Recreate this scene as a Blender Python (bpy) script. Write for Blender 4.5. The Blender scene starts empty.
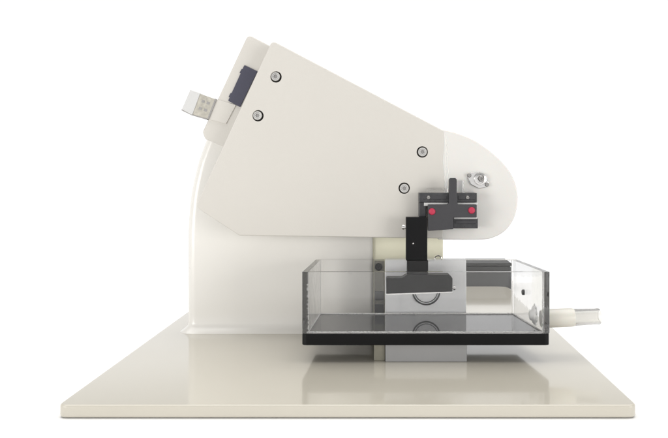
import bpy, bmesh, math, random
from mathutils import Vector, Matrix, noise
random.seed(7)
C = bpy.context.scene.collection
# ------------------------------------------------------------------ camera geometry
K = 0.40/581.0          # metres per photo pixel at the plate's front edge
D = 0.50                # camera to plate front
VX, VY = 383.0, 172.0   # where the camera looks (principal point)
H = 233*K               # eye height above the plate's top
def dep(s): return D/s - D
def dep_s(y): return D/(D+y)
def W(px, py, y):       # photo pixel at depth y -> world
    f = (D+y)/D*K
    return Vector(((px-VX)*f, y, H-(py-VY)*f))
cam = bpy.data.objects.new('camera', bpy.data.cameras.new('camera')); C.objects.link(cam)
cam.location = (0, -D, H); cam.rotation_euler = (math.pi/2, 0, 0)
cam.data.sensor_width = 36; cam.data.lens = D/K/668*36
cam.data.shift_x = -(VX-334)/668; cam.data.shift_y = -(219-VY)/668
cam.data.clip_start = 0.01; cam.data.clip_end = 200
bpy.context.scene.camera = cam

# ------------------------------------------------------------------ materials
def mat(name, col, rough=0.4, metal=0.0, var=0.04, vscale=30, bump=0.0, bscale=400, coat=0.0,
        rvar=0.08, spec=0.5, trans=0.0, ior=1.5, sss=0.0):
    m = bpy.data.materials.new(name); m.use_nodes = True
    nt = m.node_tree; b = nt.nodes['Principled BSDF']; L = nt.links.new
    tc = nt.nodes.new('ShaderNodeTexCoord')
    n1 = nt.nodes.new('ShaderNodeTexNoise'); n1.inputs['Scale'].default_value = vscale; n1.inputs['Detail'].default_value = 5
    L(tc.outputs['Object'], n1.inputs['Vector'])
    mx = nt.nodes.new('ShaderNodeMix'); mx.data_type = 'RGBA'
    lo = [max(0, c*(1-var)) for c in col]; hi = [min(1, c*(1+var)) for c in col]
    mx.inputs[6].default_value = (*lo, 1); mx.inputs[7].default_value = (*hi, 1)
    L(n1.outputs['Fac'], mx.inputs[0]); L(mx.outputs[2], b.inputs['Base Color'])
    n2 = nt.nodes.new('ShaderNodeTexNoise'); n2.inputs['Scale'].default_value = vscale*3; n2.inputs['Detail'].default_value = 6
    L(tc.outputs['Object'], n2.inputs['Vector'])
    mr = nt.nodes.new('ShaderNodeMapRange')
    mr.inputs['To Min'].default_value = max(0, rough-rvar); mr.inputs['To Max'].default_value = min(1, rough+rvar)
    L(n2.outputs['Fac'], mr.inputs['Value']); L(mr.outputs[0], b.inputs['Roughness'])
    b.inputs['Metallic'].default_value = metal; b.inputs['IOR'].default_value = ior
    b.inputs['Specular IOR Level'].default_value = spec
    b.inputs['Coat Weight'].default_value = coat; b.inputs['Coat Roughness'].default_value = 0.06
    b.inputs['Transmission Weight'].default_value = trans
    if sss:
        b.inputs['Subsurface Weight'].default_value = sss; b.inputs['Subsurface Scale'].default_value = 0.004
    if bump:
        n3 = nt.nodes.new('ShaderNodeTexNoise'); n3.inputs['Scale'].default_value = bscale; n3.inputs['Detail'].default_value = 4
        L(tc.outputs['Object'], n3.inputs['Vector'])
        bp = nt.nodes.new('ShaderNodeBump'); bp.inputs['Strength'].default_value = bump; bp.inputs['Distance'].default_value = 0.0006
        L(n3.outputs['Fac'], bp.inputs['Height']); L(bp.outputs[0], b.inputs['Normal'])
    return m
M = {}
M['cream']   = mat('cream powder coat', (0.545,0.523,0.483), 0.42, bump=0.12, bscale=900, var=0.02, vscale=14)
M['plate']   = mat('cream gloss paint', (0.515,0.485,0.415), 0.14, coat=0.5, bump=0.015, bscale=60, var=0.03, vscale=9, rvar=0.04)
M['column']  = mat('white gloss enamel', (0.70,0.683,0.645), 0.28, bump=0.02, bscale=70, var=0.012, vscale=12, rvar=0.015, coat=0.25)
M['post']    = mat('yellowed cream paint', (0.80,0.78,0.62), 0.4, var=0.05)
M['grey']    = mat('pale grey paint', (0.92,0.92,0.92), 0.35, var=0.03)
M['nose']    = mat('white translucent plastic', (0.645,0.632,0.605), 0.24, bump=0.05, bscale=50, var=0.02, sss=0.15)
M['bead']    = mat('clear white sealant', (0.85,0.84,0.82), 0.08, bump=0.3, bscale=260, trans=0.3)
M['black']   = mat('black anodised metal', (0.005,0.005,0.0055), 0.4, spec=0.14, var=0.3, bump=0.05, bscale=900)
M['dark']    = mat('charcoal painted metal', (0.031,0.030,0.034), 0.42, var=0.18, vscale=60, bump=0.08, bscale=700)
M['holder']  = mat('black painted steel', (0.010,0.0095,0.010), 0.4, spec=0.3, var=0.25, vscale=60, bump=0.08, bscale=700)
M['slot']    = mat('worn black rail', (0.03,0.03,0.033), 0.3, var=0.9, vscale=220, bump=0.3, bscale=300)
M['gloss']   = mat('black acrylic', (0.010,0.010,0.011), 0.035, var=0.3, rvar=0.02, ior=1.6)
M['steel']   = mat('stainless steel', (0.62,0.61,0.60), 0.22, 1.0, var=0.08, vscale=200)
M['steeld']  = mat('dull zinc steel', (0.30,0.29,0.28), 0.35, 1.0, var=0.2, vscale=300)
M['usb']     = mat('satin nickel shell', (0.40,0.38,0.33), 0.38, 0.6, var=0.4, vscale=300)
M['white']   = mat('white plastic', (0.55,0.548,0.54), 0.3, var=0.02)
M['nozzle']  = mat('milky beige plastic', (0.60,0.585,0.53), 0.3, var=0.06, sss=0.2)
M['switch']  = mat('slate blue plastic', (0.055,0.055,0.08), 0.45, spec=0.3, var=0.08)
M['red']     = mat('crimson enamel', (0.42,0.016,0.055), 0.5, var=0.1)
M['dark_block']     = mat('dark grey background stand-in', (0.03,0.03,0.03), 0.5, var=0.15, bump=0.1, bscale=500)  # for the added block that stands for the dark background
M['ground']  = mat('white seamless paper', (0.90,0.90,0.90), 0.8, var=0.005, spec=0.2)
M['foot']    = mat('mid grey paint', (0.27,0.27,0.272), 0.2, var=0.05)  # for the block that stands for the bracket's reflection
M['screw']   = mat('bright zinc steel', (0.58,0.57,0.55), 0.35, 1.0, var=0.1, vscale=300)
M['brown']   = mat('dull bronze slide', (0.20,0.19,0.15), 0.4, var=0.2, vscale=120)
def glass(name, tint, rough, bump, bscale, ior=1.49, dens=0, clear=0):
    m = mat(name, tint, rough, var=0.0, rvar=rough*0.8, bump=bump, bscale=bscale, trans=1.0, ior=ior)
    if dens:
        v = m.node_tree.nodes.new('ShaderNodeVolumeAbsorption'); v.inputs['Density'].default_value = dens; v.inputs['Color'].default_value = (.05,.05,.05,1)
        m.node_tree.links.new(v.outputs[0], m.node_tree.nodes['Material Output'].inputs['Volume'])
    if clear:   # share of the light that passes unbent
        nt = m.node_tree; out = nt.nodes['Material Output']; t = nt.nodes.new('ShaderNodeBsdfTransparent'); mx = nt.nodes.new('ShaderNodeMixShader')
        mx.inputs[0].default_value = clear
        nt.links.new(nt.nodes['Principled BSDF'].outputs[0], mx.inputs[1]); nt.links.new(t.outputs[0], mx.inputs[2]); nt.links.new(mx.outputs[0], out.inputs['Surface'])
    return m
M['glass'] = glass('clear acrylic', (1,1,1), 0.012, 0.02, 60, ior=1.34, dens=3)
M['edge']  = glass('edge-darkened acrylic', (1,1,1), 0.02, 0.10, 90, ior=1.38, dens=21)  # extra absorption imitates clear edges that refract dark surroundings
M['tube']  = glass('cloudy silicone tube', (0.97,0.96,0.93), 0.15, 0.06, 60, 1.40, dens=90)

# ------------------------------------------------------------------ object helpers
WLOC = {}
def empty(name, loc, label, cat, group=None):
    o = bpy.data.objects.new(name, None); C.objects.link(o); o.location = loc
    o.empty_display_size = 0.02
    o['label'] = label; o['category'] = cat
    if group: o['group'] = group
    WLOC[o] = Vector(loc); return o
def finish(me, ang=35):
    for p in me.polygons: p.use_smooth = True
    me.set_sharp_from_angle(angle=math.radians(ang))
def obj(name, bm, m, parent=None, bevel=0.0, seg=3, cutters=None, ang=35):
    bmesh.ops.recalc_face_normals(bm, faces=bm.faces)
    vs = [v.co.copy() for v in bm.verts]
    c = Vector([(min(v[i] for v in vs)+max(v[i] for v in vs))/2 for i in range(3)])
    for v in bm.verts: v.co -= c
    me = bpy.data.meshes.new(name); bm.to_mesh(me); bm.free()
    for x in (m if isinstance(m, (list, tuple)) else [m]): me.materials.append(x)
    o = bpy.data.objects.new(name, me); C.objects.link(o)
    o.location = c - (WLOC[parent] if parent else Vector())
    o.parent = parent; WLOC[o] = c
    tmp = []
    if bevel:
        b = o.modifiers.new('bevel', 'BEVEL'); b.width = bevel; b.segments = seg
        b.limit_method = 'ANGLE'; b.angle_limit = math.radians(40)
    if cutters:
        for cb in cutters:
            cm = bpy.data.meshes.new('cut'); cb.to_mesh(cm); cb.free()
            co = bpy.data.objects.new('cut', cm); C.objects.link(co); tmp.append(co)
            q = o.modifiers.new('hole', 'BOOLEAN'); q.operation = 'DIFFERENCE'; q.object = co; q.solver = 'EXACT'
    if bevel or cutters:
        bpy.context.view_layer.update()
        dg = bpy.context.evaluated_depsgraph_get()
        nm = bpy.data.meshes.new_from_object(o.evaluated_get(dg))
        nm.name = name; o.modifiers.clear(); o.data = nm
        for t in tmp: bpy.data.objects.remove(t)
    finish(o.data, ang)
    if bevel:   # keep large flat faces flat beside the rounded edges
        q = o.modifiers.new('normals', 'WEIGHTED_NORMAL'); q.keep_sharp = True; q.weight = 100
    return o
def rnd(pts, r, n=8):
    """round the corners of a 2D outline; r = radius (or list)"""
    out = []; N = len(pts)
    for i in range(N):
        p = Vector(pts[i]); a = Vector(pts[i-1]); b = Vector(pts[(i+1) % N])
        rr = r[i] if isinstance(r, (list, tuple)) else r
        if rr <= 0: out.append(tuple(p)); continue
        u = (a-p).normalized(); v = (b-p).normalized()
        ang = u.angle(v); t = min(rr/math.tan(ang/2), (a-p).length*.49, (b-p).length*.49)
        p0 = p+u*t; p1 = p+v*t
        for k in range(n+1):
            f = k/n
            out.append(tuple(p0*(1-f)**2 + p*2*f*(1-f) + p1*f*f))
    return out
def prism(bm, pts, y0, y1, mi=0):
    """outline in photo pixels as seen at depth y0, extruded straight back to y1"""
    f = [bm.verts.new(W(x, z, y0)) for x, z in pts]
    b = [bm.verts.new((v.co.x, y1, v.co.z)) for v in f]
    fs = [bm.faces.new(f), bm.faces.new(b[::-1])]
    n = len(f)
    for i in range(n): fs.append(bm.faces.new((f[i], b[i], b[(i+1) % n], f[(i+1) % n])))
    for q in fs: q.material_index = mi
    return bm
def rect(x0, y0, x1, y1): return [(x0,y0),(x1,y0),(x1,y1),(x0,y1)]
def pr(pts, y0, y1): return prism(bmesh.new(), pts, y0, y1)
def circ(cx, cy, r, n=40, rx=None): return [(cx+(rx or r)*math.cos(2*math.pi*i/n), cy+r*math.sin(2*math.pi*i/n)) for i in range(n)]
def lathe(bm, prof, origin, axis, n=40, mi=0, cap=True):
    """prof: (radius, distance along axis)"""
    ax = Vector(axis).normalized(); q = Vector((0,0,1)).rotation_difference(ax)
    rings = []
    for r, t in prof:
        rings.append([bm.verts.new(Vector(origin)+q @ Vector((r*math.cos(2*math.pi*i/n), r*math.sin(2*math.pi*i/n), t))) for i in range(n)])
    fs = []
    for a, b in zip(rings, rings[1:]):
        for i in range(n): fs.append(bm.faces.new((a[i], a[(i+1) % n], b[(i+1) % n], b[i])))
    if cap: fs += [bm.faces.new(rings[0][::-1]), bm.faces.new(rings[-1])]
    for f in fs: f.material_index = mi
    return bm
def loft(bm, rings, cap=True):
    R = [[bm.verts.new(p) for p in r] for r in rings]; n = len(R[0])
    for a, b in zip(R, R[1:]):
        for i in range(n): bm.faces.new((a[i], a[(i+1) % n], b[(i+1) % n], b[i]))
    if cap: bm.faces.new(R[0][::-1]); bm.faces.new(R[-1])
    return bm
def tube(bm, path, r, n=12):
    rings = []
    for i, p in enumerate(path):
        d = (path[min(i+1, len(path)-1)]-path[max(i-1, 0)]).normalized()
        u = d.cross(Vector((0,1,0.01))).normalized(); v = d.cross(u)
        rr = r(i) if callable(r) else r
        rings.append([p+u*rr*math.cos(2*math.pi*k/n)+v*rr*math.sin(2*math.pi*k/n) for k in range(n)])
    return loft(bm, rings)

# ------------------------------------------------------------------ the setting
PT = 13*K
bm = bmesh.new()
for x, y in ((-.9,-.55),(.9,-.55),(.9,.68),(-.9,.68)): bm.verts.new((x,y,-PT-0.0005))
bm.faces.new(bm.verts)
g = obj('ground', bm, M['ground']); g['kind'] = 'structure'; g['label'] = 'plain white tabletop under the machine'

# ------------------------------------------------------------------ the machine
YT0, YT1 = dep(.82), dep(.716)        # tank front and back
YA = dep(.73)                         # front face of the side cover
YC = dep(.687)                        # front face of the column
YB = dep(.489)                        # back of the plate
mach = empty('tissue_slicer', (0, 0.25, -PT),
  'cream bench-top vibrating tissue slicer with sloped head on a broad base plate', 'lab slicer')

# base plate (seen outline: front edge y 405, corners x 57 and 638)
xl, xr = W(57,405,0).x, W(638,405,0).x
pl = rnd([(xl,0),(xr,0),(xr,YB),(xl,YB)], [.007,.007,.02,.02], 10)
loft(bm := bmesh.new(), [[Vector((x,y,z)) for x,y in pl] for z in (-PT, 0)])
obj('base_plate', bm, M['plate'], mach, bevel=0.0016, seg=4)

# column: lofted plan sections with the photographed left profile and a flared foot
def left_px(py):
    P = [(120,211),(140,205),(160,197.5),(180,192.5),(195,189.5),(215,187.5),(235,186.5),(270,186.5),(340,187)]
    for (a,b),(c,d) in zip(P, P[1:]):
        if a <= py <= c:
            return b+(d-b)*(py-a)/(c-a)
    return P[-1][1]
pyb = VY+233*.687
rings = []
hs = [0,.0006,.0014,.0026,.0042,.0062,.009]+[.009+i*.0095 for i in range(1,22)]
for h in hs:
    py = pyb-h/(K/.687)
    fl = .008*(1-min(1,h/.009))**2.2
    x0 = W(left_px(py), py, YC).x-fl; x1 = W(373, py, YC).x+fl*.6
    y0 = YC-fl; y1 = .40+fl
    r = .009+fl
    pts = rnd([(x0,y0),(x1,y0),(x1,y1),(x0,y1)], [r,.004,.004,r], 10)
    rings.append([Vector((x,y,h)) for x,y in pts])
obj('column', loft(bmesh.new(), rings), M['column'], mach, ang=60)

# support post behind the tank, right of the column
YP = dep(.682)
obj('support_post', pr(rect(372.5,232,443,334.8), YP, YP+.05), M['post'], mach, bevel=.0008)
rail = obj('slide_rail', pr(rect(374.5,261,384,330), YP-.004, YP+.001), M['brown'], mach, bevel=.0004)
bm = bmesh.new(); prism(bm, rect(374.8,291,384,300), YP-.0062, YP-.0035); prism(bm, rect(374.8,304,384,313), YP-.0062, YP-.0035)
obj('rail_carriage', bm, M['slot'], rail, bevel=.0004)
lathe(bm := bmesh.new(), [(.0026,0),(.0037,0),(.0037,-.003),(.0032,-.0036),(.0018,-.0036),(.0017,-.0015)], W(378.6,266.5,YP-.004), (0,1,0), 28)
obj('socket_screw', bm, M['black'], rail)
# pale tank bracket
YK = YT1+.0022
brk = obj('tank_bracket', pr(rnd(rect(385,259,466,VY+233*dep_s(YK)), .8, 3), YK, YK+.0032), M['grey'], mach, bevel=.0006)
obj('spacer', pr(rect(394,276,458,326), YK+.0033, YP-.0002), M['dark'], brk, bevel=.0008)
bm = bmesh.new(); c = W(426,290.5,YK)
for ro, ri in ((14.2,12.7),(11.6,10.9)):
    f = K/dep_s(YK)
    lathe(bm, [(ri*f,.0002),(ro*f,.0002),(ro*f,-.0009),(ri*f,-.0009),(ri*f,.0002)], c, (0,1,0), 56, cap=False)
obj('clamp_ring', bm, M['black'], brk)

# block added under the bath to stand for the bracket's reflection; also carries it
YF = dep(.815)
ft = obj('reflection_block', pr(rect(385.4,VY+(345.35-VY)*.815/.82,467,VY+233*.815), YF, YF+.03), M['foot'], mach, bevel=.0008)
obj('reflection_strip', pr(rect(374,VY+(345.35-VY)*.81/.82,385,VY+233*.81), dep(.81), YF+.03), M['brown'], mach, bevel=.0006)  # brown strip added for the rail's reflection in the plate

bm = bmesh.new(); c = [W(438.2+3.4*math.cos(a*.2618), 258.9-3.2*math.sin(a*.2618), YK+.0016) for a in range(13)]
obj('wire_loop', tube(bm, c, .0005, 8), M['steel'], brk)

# rear housing and its rocker switch
YH = YA+.022
rh = obj('rear_housing', pr(rnd([(248,34.5),(300,61.5),(420,190),(300,232),(243,156),(216,143.5),(205,139),(202.5,132)], [5,2,2,2,2,3,3,4], 8), YH, .40), M['cream'], mach, bevel=.0016)
sw = obj('rocker_switch', pr(rnd([(244.3,65),(257.5,71.4),(240,107.2),(228,100.8)], .8, 3), YH-.0016, YH+.004), M['switch'], rh, bevel=.0005)
# small notches on the switch's outer side
bm = bmesh.new()
for q in (0.08,.75):
    x = 244.3+(228-244.3)*q; z = 65+(100.8-65)*q
    prism(bm, [(x-1.4,z+1),(x+1,z+2),(x-1.2,z+6),(x-3.6,z+5)], YH-.0010, YH+.002)
obj('clip', bm, M['switch'], sw, bevel=.0003)

# front side cover with real counterbored screw holes
cov = rnd([(272,40.5),(444,131),(444.5,146),(443,160),(444.5,176),(445,200),(443,238.6),(239,235.5),(203,212),(195.5,206)],
          [5,0,3,4,4,4,0,4,4,5], 8)
SCR = [(276,77),(258,115.8),(422.3,152),(404.2,188.2)]
f = K/.73
cuts = [lathe(bmesh.new(), [(5.7*f,-.01),(5.7*f,.0052)], W(x,z,YA), (0,1,0), 48) for x,z in SCR]
# cutters are in world space, the cover's mesh is centred: obj() adds location, so boolean works in world space
cover = obj('side_cover', pr(cov, YA, YH+.0015), M['cream'], mach, bevel=.0011, cutters=cuts, ang=30)
def socket_screw(x, z, rot):
    bm = bmesh.new(); o = W(x,z,YA+.0050)
    n = 48; r0 = 4.7*f
    # head: rim, hex socket sunk into it
    def ring(r, t, hexa=False):
        out = []
        for i in range(n):
            a = 2*math.pi*i/n
            rr = r
            if hexa:
                b = (a % (math.pi/3))-math.pi/6; rr = r*math.cos(math.pi/6)/math.cos(b)
            out.append(o+Vector((rr*math.cos(a+rot), -t, rr*math.sin(a+rot))))
        return out
    rg = [ring(r0,0), ring(r0,.0028), ring(r0*.9,.0034), ring(r0*.66,.0034), ring(r0*.60,.0030), ring(r0*.52,.0030), ring(r0*.47,.0030,True), ring(r0*.45,.0019,True)]
    loft(bm, rg)
    lathe(bm, [(5.6*f,.0001),(5.6*f,-.0016),(4.75*f,-.0016)], o, (0,1,0), 48, 1, cap=False)  # black ring set in the gap to paint its shade
    for fc in bm.faces:
        c = fc.calc_center_median(); rr = math.hypot(c.x-o.x, c.z-o.z)
        if fc.material_index == 0 and (r0*.59 < rr < r0*.63 or rr < r0*.46): fc.material_index = 2
    return obj('socket_screw', bm, [M['screw'], M['black'], M['steeld']], cover)
for i, (x,z) in enumerate(SCR): socket_screw(x, z, .3+i*.7)

# rounded nose
def spline(P, n=8):
    out = []
    for i in range(len(P)-1):
        p0, p1, p2, p3 = [Vector(P[min(max(k,0),len(P)-1)]) for k in (i-1,i,i+1,i+2)]
        for k in range(n):
            t = k/n
            out.append(tuple(.5*((2*p1)+(p2-p0)*t+(2*p0-5*p1+4*p2-p3)*t*t+(3*p1-p0-3*p2+p3)*t**3)))
    return out+[P[-1]]
nose = spline([(440,128.9),(457,133.2),(472,139.2),(486,148.2),(500,160),(510.5,173),(516.4,187),(517.8,201),(514.5,217),(506.5,229.5),(494.5,237),(480,239.6),(438,239.6)])
ns = obj('nose_cover', pr(nose, YA+.0005, YA+.060), M['nose'], mach, bevel=.004, seg=5)
for q in range(3):
    path = []
    z0, z1 = [(133,192),(136,158),(150,182),(140,172),(168,192)][q]
    for i in range(60):
        t = i/59; z = z0+t*(z1-z0)
        x = 445.2+q*1.3+1.6*noise.noise(Vector((z*.16,q*3,1)))+.6*noise.noise(Vector((z*.6,q*3,4)))
        path.append(W(x, z, YA+.0006+.0001*noise.noise(Vector((t*20,q,5)))))
    obj('sealant_bead', tube(bmesh.new(), path, lambda i: (.0004+.0002*noise.noise(Vector((i*.3,q,0))))*min(1,(i+1)/8,(60-i)/8)), M['column'], ns)
# chrome flange with a screw
fl = lambda p, ang, c: [(c[0]+x*math.cos(ang)-z*math.sin(ang), c[1]+x*math.sin(ang)+z*math.cos(ang)) for x,z in p]
YN = YA+.0005
cc = (478.2,180.2); A = math.radians(27)
ear = rnd([(x*1.1,z*1.12) for x,z in [(-11.5,0),(-9,-3),(-4,-6.5),(4,-6.5),(9,-3),(11.5,0),(9,3),(4,6.5),(-4,6.5),(-9,3)]], 2.4, 5)
bm = pr(fl(ear, A, cc), YN-.0022, YN+.001)
fg = obj('clamp_flange', bm, M['steel'], ns, bevel=.0007)
bm = bmesh.new(); f2 = K/.735
lathe(bm, [(6.4*f2,.002),(6.4*f2,-.0012),(5.9*f2,-.003),(4.2*f2,-.0034),(3.9*f2,-.0022),(3.5*f2,-.0022)], W(480,179,YN-.0022), (0,1,0), 40)
lathe(bm, [(3.4*f2,0),(3.4*f2,-.0034),(2.6*f2,-.0042),(1.4*f2,-.0042),(1.2*f2,-.0022)], W(480.6,178.6,YN-.0024), (0,1,0), 6, 1)
for x,z in ((469.2,175.4),(486.8,184.6)):
    lathe(bm, [(2.1*f2,0.001),(2.1*f2,-.0012),(1.6*f2,-.0018)], W(x,z,YN-.0022), (0,1,0), 20, 1)
obj('clamp_screw', bm, [M['steel'], M['steeld']], ns)

# blade carriage
Y1 = YA-.017
bm = bmesh.new()
prism(bm, rect(419,193,477,202.4), Y1, YN-.0002)
prism(bm, rect(419,202.2,426,217), Y1+.0012, YN-.0002)
prism(bm, rect(453.2,217.5,478,228.4), Y1+.0006, YN-.0002)
slide = obj('slide_block', bm, M['slot'], mach, bevel=.0006)
bm = bmesh.new()
prism(bm, rect(423,195.6,447,199.4), Y1-.0004, Y1+.002); prism(bm, rect(458,195.6,475,199.6), Y1-.0004, Y1+.002)
prism(bm, rect(455,220.5,476,223.6), Y1+.0001, Y1+.002)
obj('slide_bar', bm, M['dark'], slide, bevel=.0004)
bm = bmesh.new(); prism(bm, rect(424,202.8,452,206), Y1-.0002, YN-.001); prism(bm, rect(455,202.8,478,206), Y1-.0002, YN-.001); prism(bm, rect(454,216.4,477.5,218.8), Y1-.0002, YN-.001)
obj('guide_strip', bm, M['white'], slide, bevel=.0003)
for x in (428.5, 467.5):
    lathe(bm := bmesh.new(), [(.0019,.0003),(.0019,-.0007),(.0015,-.0011),(.0008,-.0011),(.0007,-.0004)], W(x,197.6,Y1-.0004), (0,1,0), 6)
    obj('glint_screw', bm, M['steeld'], slide)  # screw heads added to imitate highlights on the bar
obj('clear_stop', pr(rect(456.6,180.5,464,192.6), Y1+.006, YN-.0002), M['glass'], mach, bevel=.0004)
obj('clear_guard', pr(rect(427,188.2,448,192.6), Y1+.006, YN-.0002), M['glass'], mach, bevel=.0004)
Y2 = Y1-.007
T = rnd([(428,204.6),(447.6,204.6),(449.2,202),(449.2,179.5),(450.5,178),(455.5,178),(456.8,179.5),(456.8,202),(458.4,204.6),(476.8,204.6),(476.8,217.6),(453.4,217.6),(453.4,229.2),(428,231)],
        [.8,1,1,.8,.8,.8,.8,1,1,.8,.8,.6,.8,.8], 4)
arm = obj('carriage_arm', pr(T, Y2, Y1-.0004), M['dark'], mach, bevel=.0005)
for x,z in ((432,211.6),(471.6,210.4)):
    lathe(bm := bmesh.new(), [(3.3*f2,.0004),(3.3*f2,-.0008),(2.7*f2,-.0017),(1.2*f2,-.0021)], W(x,z,Y2), (0,1,0), 28)
    obj('red_cap', bm, M['red'], arm)
Y3 = Y2-.0006
hb = obj('hanger_block', pr(rect(406,217.3,427.4,260.6), Y3, Y1+.004), M['black'], mach, bevel=.0006)
bm = bmesh.new()
ox = W(406,227,Y3+.006)
lathe(bm, [(.0016,0.001),(.0016,-.0016),(.0024,-.0016),(.0024,-.0034),(.0018,-.0040)], ox, (1,0,0), 24)
obj('side_screw', bm, M['steel'], hb)
lathe(bm := bmesh.new(), [(.0008,.0003),(.0008,-.0004),(.0004,-.0007)], W(413.2,243.6,Y3), (0,1,0), 16)
obj('set_pin', bm, M['steel'], hb)
obj('blade_stem', pr(rect(407,260.4,428.2,277), Y3+.0006, Y1+.001), M['holder'], mach, bevel=.0005)
bh = rnd([(386.2,277.8),(402,277.8),(407,274.6),(449,274.6),(452.4,278),(452.4,291.4),(386.2,293.6)], [1.4,2,2,1.6,1.6,.8,.8], 4)
holder = obj('blade_holder', pr(bh, Y3-.002, Y1+.004), M['holder'], mach, bevel=.0007)
bm = bmesh.new()
prism(bm, [(386.6,293.2),(452.2,291.0),(452.2,292.4),(386.6,294.8)], Y3-.0012, Y3-.0008)
obj('blade', bm, M['steel'], holder)
lathe(bm := bmesh.new(), [(.0013,-.001),(.0013,.0008),(.0021,.0008),(.0021,.0022),(.0016,.0027)], W(452.4,287.6,Y3+.003), (1,0,0), 24)
obj('end_screw', bm, M['steel'], holder)

# ------------------------------------------------------------------ the tank
def tank_poly(inset, r, zpad=0, ch=0.0):
    # photographed corners: front x 302/550 at y 272, rear x 316.5/516
    a = W(302,272,YT0).x+inset; b = W(550,272,YT0).x-inset
    c = W(516.5,259,YT1).x-inset; d = W(316,259,YT1).x+inset
    y0 = YT0+inset; y1 = YT1-inset
    return rnd([(a,y0),(b,y0),(c,y1),(d,y1)], r, 6)
ZT = W(0,272,YT0).z; ZF = W(0,333.4,YT0).z; ZB = W(0,345.2,YT0).z
tank = empty('slicing_bath', (W(426,300,.17).x, .17, ZB),
  'clear acrylic slicing bath with glossy black floor hanging under the slicer head', 'tank')
xa, xb = W(302,272,YT0).x, W(550,272,YT0).x
xc, xd = W(516.5,259,YT1).x, W(316,259,YT1).x
TH = .0048; GAP = .00006
def xs(y, left):            # outer face of an end pane at depth y
    t = (y-YT0)/(YT1-YT0); return xa+(xd-xa)*t if left else xb+(xc-xb)*t
def pane(poly, m, r=.0003):
    loft(bm := bmesh.new(), [[Vector((x,y,z)) for x,y in rnd(poly, r, 3)] for z in (ZF+.0001, ZT)])
    return obj('pane', bm, m, tank, bevel=.0003, seg=2)
pane([(xa,YT0),(xa+TH,YT0),(xd+TH,YT1),(xd,YT1)], M['edge'], [.0012,.0003,.0003,.0012])
pane([(xb-TH,YT0),(xb,YT0),(xc,YT1),(xc-TH,YT1)], M['edge'], [.0003,.0012,.0012,.0003])
for y0, y1 in ((YT0+.0001,YT0+TH),(YT1-TH,YT1-.0001)):
    pane([(xs(y0,1)+TH+GAP,y0),(xs(y0,0)-TH-GAP,y0),(xs(y1,0)-TH-GAP,y1),(xs(y1,1)+TH+GAP,y1)], M['glass'])
fb = tank_poly(-.0004, .0046)
loft(bm := bmesh.new(), [[Vector((x,y,z)) for x,y in fb] for z in (ZB, ZF-.0004)])
obj('floor_slab', bm, M['black'], tank, bevel=.0006)
fs = tank_poly(.0001, .0042)
loft(bm := bmesh.new(), [[Vector((x,y,z)) for x,y in fs] for z in (ZF-.00041, ZF)])
obj('floor_sheet', bm, M['gloss'], tank)
ip = [(W(302,272,YT0).x+.0044, YT0+.0044), (W(550,272,YT0).x-.0044, YT0+.0044), (W(516.5,259,YT1).x-.0044, YT1-.0044), (W(316,259,YT1).x+.0044, YT1-.0044)]
def bead(a, b, n, r, amp, seed):
    pts = [a.lerp(b, i/(n-1))+Vector((0,0,.0003*noise.noise(Vector((i*.7,seed,0))))) for i in range(n)]
    return tube(bmesh.new(), pts, lambda i: max(.00012, r+amp*noise.noise(Vector((i*.83,seed,2.3)))), 8)
zz = ZF+.0004
for k,(q0,q1) in enumerate(zip(ip, ip[1:]+ip[:1])):
    obj('glue_seam', bead(Vector((*q0,zz)), Vector((*q1,zz)), 260, .0007, .0005, k), M['bead'], tank)
q = ip[1]; obj('glue_seam', bead(Vector((q[0]-.0006,q[1]+.0006,zz)), Vector((q[0]-.0003,q[1]+.0003,ZT-.012)), 60, .0008, .0008, 9), M['bead'], tank)
q = ip[0]; obj('glue_seam', bead(Vector((q[0]+.0004,q[1]+.0004,zz)), Vector((q[0]+.0002,q[1]+.0002,ZT-.01)), 40, .0006, .0008, 12), M['bead'], tank)
# fitting and a small dark screw on the inner side of the right pane
def on_right(py, y, d=0): return Vector((xs(y,0)-TH-d, y, W(0,py,y).z))
bm = bmesh.new(); q = on_right(314.5, YT0+.022)
lathe(bm, [(.0074,.0001),(.0078,-.0012),(.0070,-.0026),(.0052,-.0030),(.0040,-.0052),(.0026,-.0054)], q, (1,0,0), 10)
for k in range(9):
    a = k*.7; lathe(bm, [(.0004,0),(.0016+.0006*random.random(),-.0006),(.0008,-.0014)], q+Vector((0,.0088*math.cos(a),.0080*math.sin(a))), (1,0,0), 9)
obj('outlet_fitting', bm, M['white'], tank, ang=60)
lathe(bm := bmesh.new(), [(.0026,.0001),(.0026,-.0016),(.0020,-.0022),(.0011,-.0022),(.0010,-.0010)], on_right(292, YT0+.052), (1,0,0), 20)
obj('pane_screw', bm, M['holder'], tank)
# outlet: cloudy nozzle and clear soft tube
yo = dep(.795); f3 = K/.795
p0 = W(544,318.4,yo); dr = (W(599,316.2,yo)-p0).normalized()
L1 = 30*f3; L2 = 55.5*f3
lathe(bm := bmesh.new(), [(.0072,0),(.0080,.002),(.0080,L1-.002),(.0074,L1),(.0055,L1)], p0, dr, 36)
noz = obj('outlet_nozzle', bm, M['nozzle'], tank)
lathe(bm := bmesh.new(), [(.0052,L1-.004),(.0074,L1-.004),(.0072,L1+.004),(.0068,L2-.004),(.0070,L2-.001),(.0066,L2),(.0052,L2),(.0050,L1-.004)], p0, dr, 36, cap=False)
obj('outlet_tube', bm, M['tube'], noz)

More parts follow.
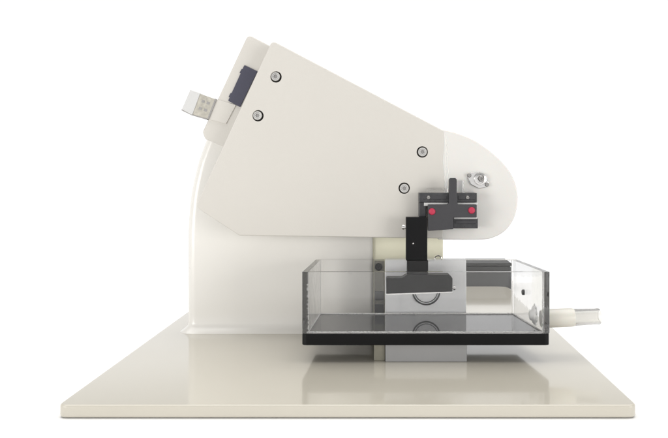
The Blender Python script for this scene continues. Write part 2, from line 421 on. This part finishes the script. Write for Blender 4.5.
# ------------------------------------------------------------------ usb stick in the rear housing
us = empty('usb_stick', W(205,108,YH+.006),
  'short silver USB plug with white end stuck into the rear of the sloped head', 'usb stick')
yu = YH-.002
def quad(a,b,c,d,r=.6): return rnd([a,b,c,d], r, 3)
obj('shell', pr(quad((199.4,93.6),(216,99.4),(208.2,119.0),(191.6,114.3)), yu, yu+.012), M['usb'], us, bevel=.0005)
obj('end_cap', pr(quad((190.3,89.8),(200.2,93.4),(192.2,114.9),(181.8,109.4)), yu-.0008, yu+.0128), M['white'], us, bevel=.0006)
sl = obj('sleeve', pr(quad((215.5,99.0),(236,105),(226,124),(207.8,119.2)), yu+.0008, yu+.0115), M['cream'], us, bevel=.0005)
bm = bmesh.new()
for x,z in ((203.6,101.5),(208.6,103.3),(200.8,108.5),(205.8,110.3)):
    prism(bm, [(x-1.5,z-1.9),(x+1.5,z-.9),(x+.6,z+1.7),(x-2.4,z+.7)], yu-.0002, yu+.002)
obj('latch_slot', bm, M['steeld'], us)
bm = pr([(215.1,98.7),(216.7,99.3),(208.6,119.4),(207.2,119.0)], yu-.0004, yu+.0124)
obj('collar', bm, M['steeld'], us)
bm = pr([(181.9,109.2),(192.0,114.2),(207.2,118.8),(206.9,119.9),(191.6,115.4),(181.2,110.3)], yu+.0004, yu+.0115)
obj('lower_edge', bm, M['steeld'], us)

# ------------------------------------------------------------------ added dark block, stands for the dark background seen through the bath
yb = YB+.02
zg = -PT
p = W(447,258,yb); q = W(517,258,yb)
cb = empty('background_block', ((p.x+q.x)/2, yb+.02, zg-.0005), 'low dark grey block added behind the base plate for the dark background seen through the clear bath', 'background stand-in')
gy = VY+(H-zg)/((D+yb)/D*K)
obj('block_body', pr(rnd([(455,266.3),(511,266.3),(511,gy),(455,gy)], [2,2,0,0], 4), yb, yb+.05), M['dark_block'], cb, bevel=.001)
obj('block_top', pr(rnd([(454.5,263),(511.5,263),(511.5,266.2),(454.5,266.2)], [1.2,1.2,0,0], 4), yb-.0008, yb+.052), M['dark_block'], cb, bevel=.0008)

# ------------------------------------------------------------------ light
w = bpy.data.worlds.new('World'); bpy.context.scene.world = w; w.use_nodes = True
nt = w.node_tree; bg = nt.nodes['Background']
tc = nt.nodes.new('ShaderNodeTexCoord'); sp = nt.nodes.new('ShaderNodeSeparateXYZ')
mr = nt.nodes.new('ShaderNodeMapRange'); mr.interpolation_type = 'SMOOTHSTEP'
mr.inputs['From Min'].default_value = -.35; mr.inputs['From Max'].default_value = .45
mr.inputs['To Min'].default_value = 1.06; mr.inputs['To Max'].default_value = 1.06
nt.links.new(tc.outputs['Generated'], sp.inputs[0]); nt.links.new(sp.outputs['Y'], mr.inputs['Value'])
# the room overhead is dimmer than the lit white backdrop
m2 = nt.nodes.new('ShaderNodeMapRange'); m2.interpolation_type = 'SMOOTHSTEP'
m2.inputs['From Min'].default_value = .237; m2.inputs['From Max'].default_value = .30
m2.inputs['To Min'].default_value = 1.0; m2.inputs['To Max'].default_value = .48
nt.links.new(sp.outputs['Z'], m2.inputs['Value'])
mm = nt.nodes.new('ShaderNodeMath'); mm.operation = 'MULTIPLY'
nt.links.new(mr.outputs[0], mm.inputs[0]); nt.links.new(m2.outputs[0], mm.inputs[1])
nt.links.new(mm.outputs[0], bg.inputs['Strength']); bg.inputs['Color'].default_value = (1,1,1,1)
def softbox(name, loc, target, sx, sy, power, col=(1,.985,.96)):
    l = bpy.data.lights.new(name, 'AREA'); l.shape = 'RECTANGLE'; l.size = sx; l.size_y = sy; l.energy = power; l.color = col
    o = bpy.data.objects.new(name, l); C.objects.link(o); o.location = loc
    o.rotation_euler = (Vector(target)-Vector(loc)).to_track_quat('-Z','Y').to_euler()
softbox('softbox_top', (0.0,0.35,1.6), (0,.3,0), 2.6, 1.7, 34)
softbox('softbox_left', (-1.35,-1.35,.16), (0,.2,.05), .8, .6, 14)
softbox('softbox_right', (1.35,-1.35,.16), (0,.2,.05), .8, .6, 11)
vs = bpy.context.scene.view_settings
bpy.context.scene.display_settings.display_device = 'sRGB'
vs.view_transform = 'Standard'; vs.look = 'None'; vs.exposure = 0; vs.gamma = 1
cy = bpy.context.scene.cycles
cy.max_bounces = 16; cy.transmission_bounces = 12; cy.glossy_bounces = 8; cy.diffuse_bounces = 5
cy.caustics_refractive = True; cy.caustics_reflective = True; cy.blur_glossy = 0.3
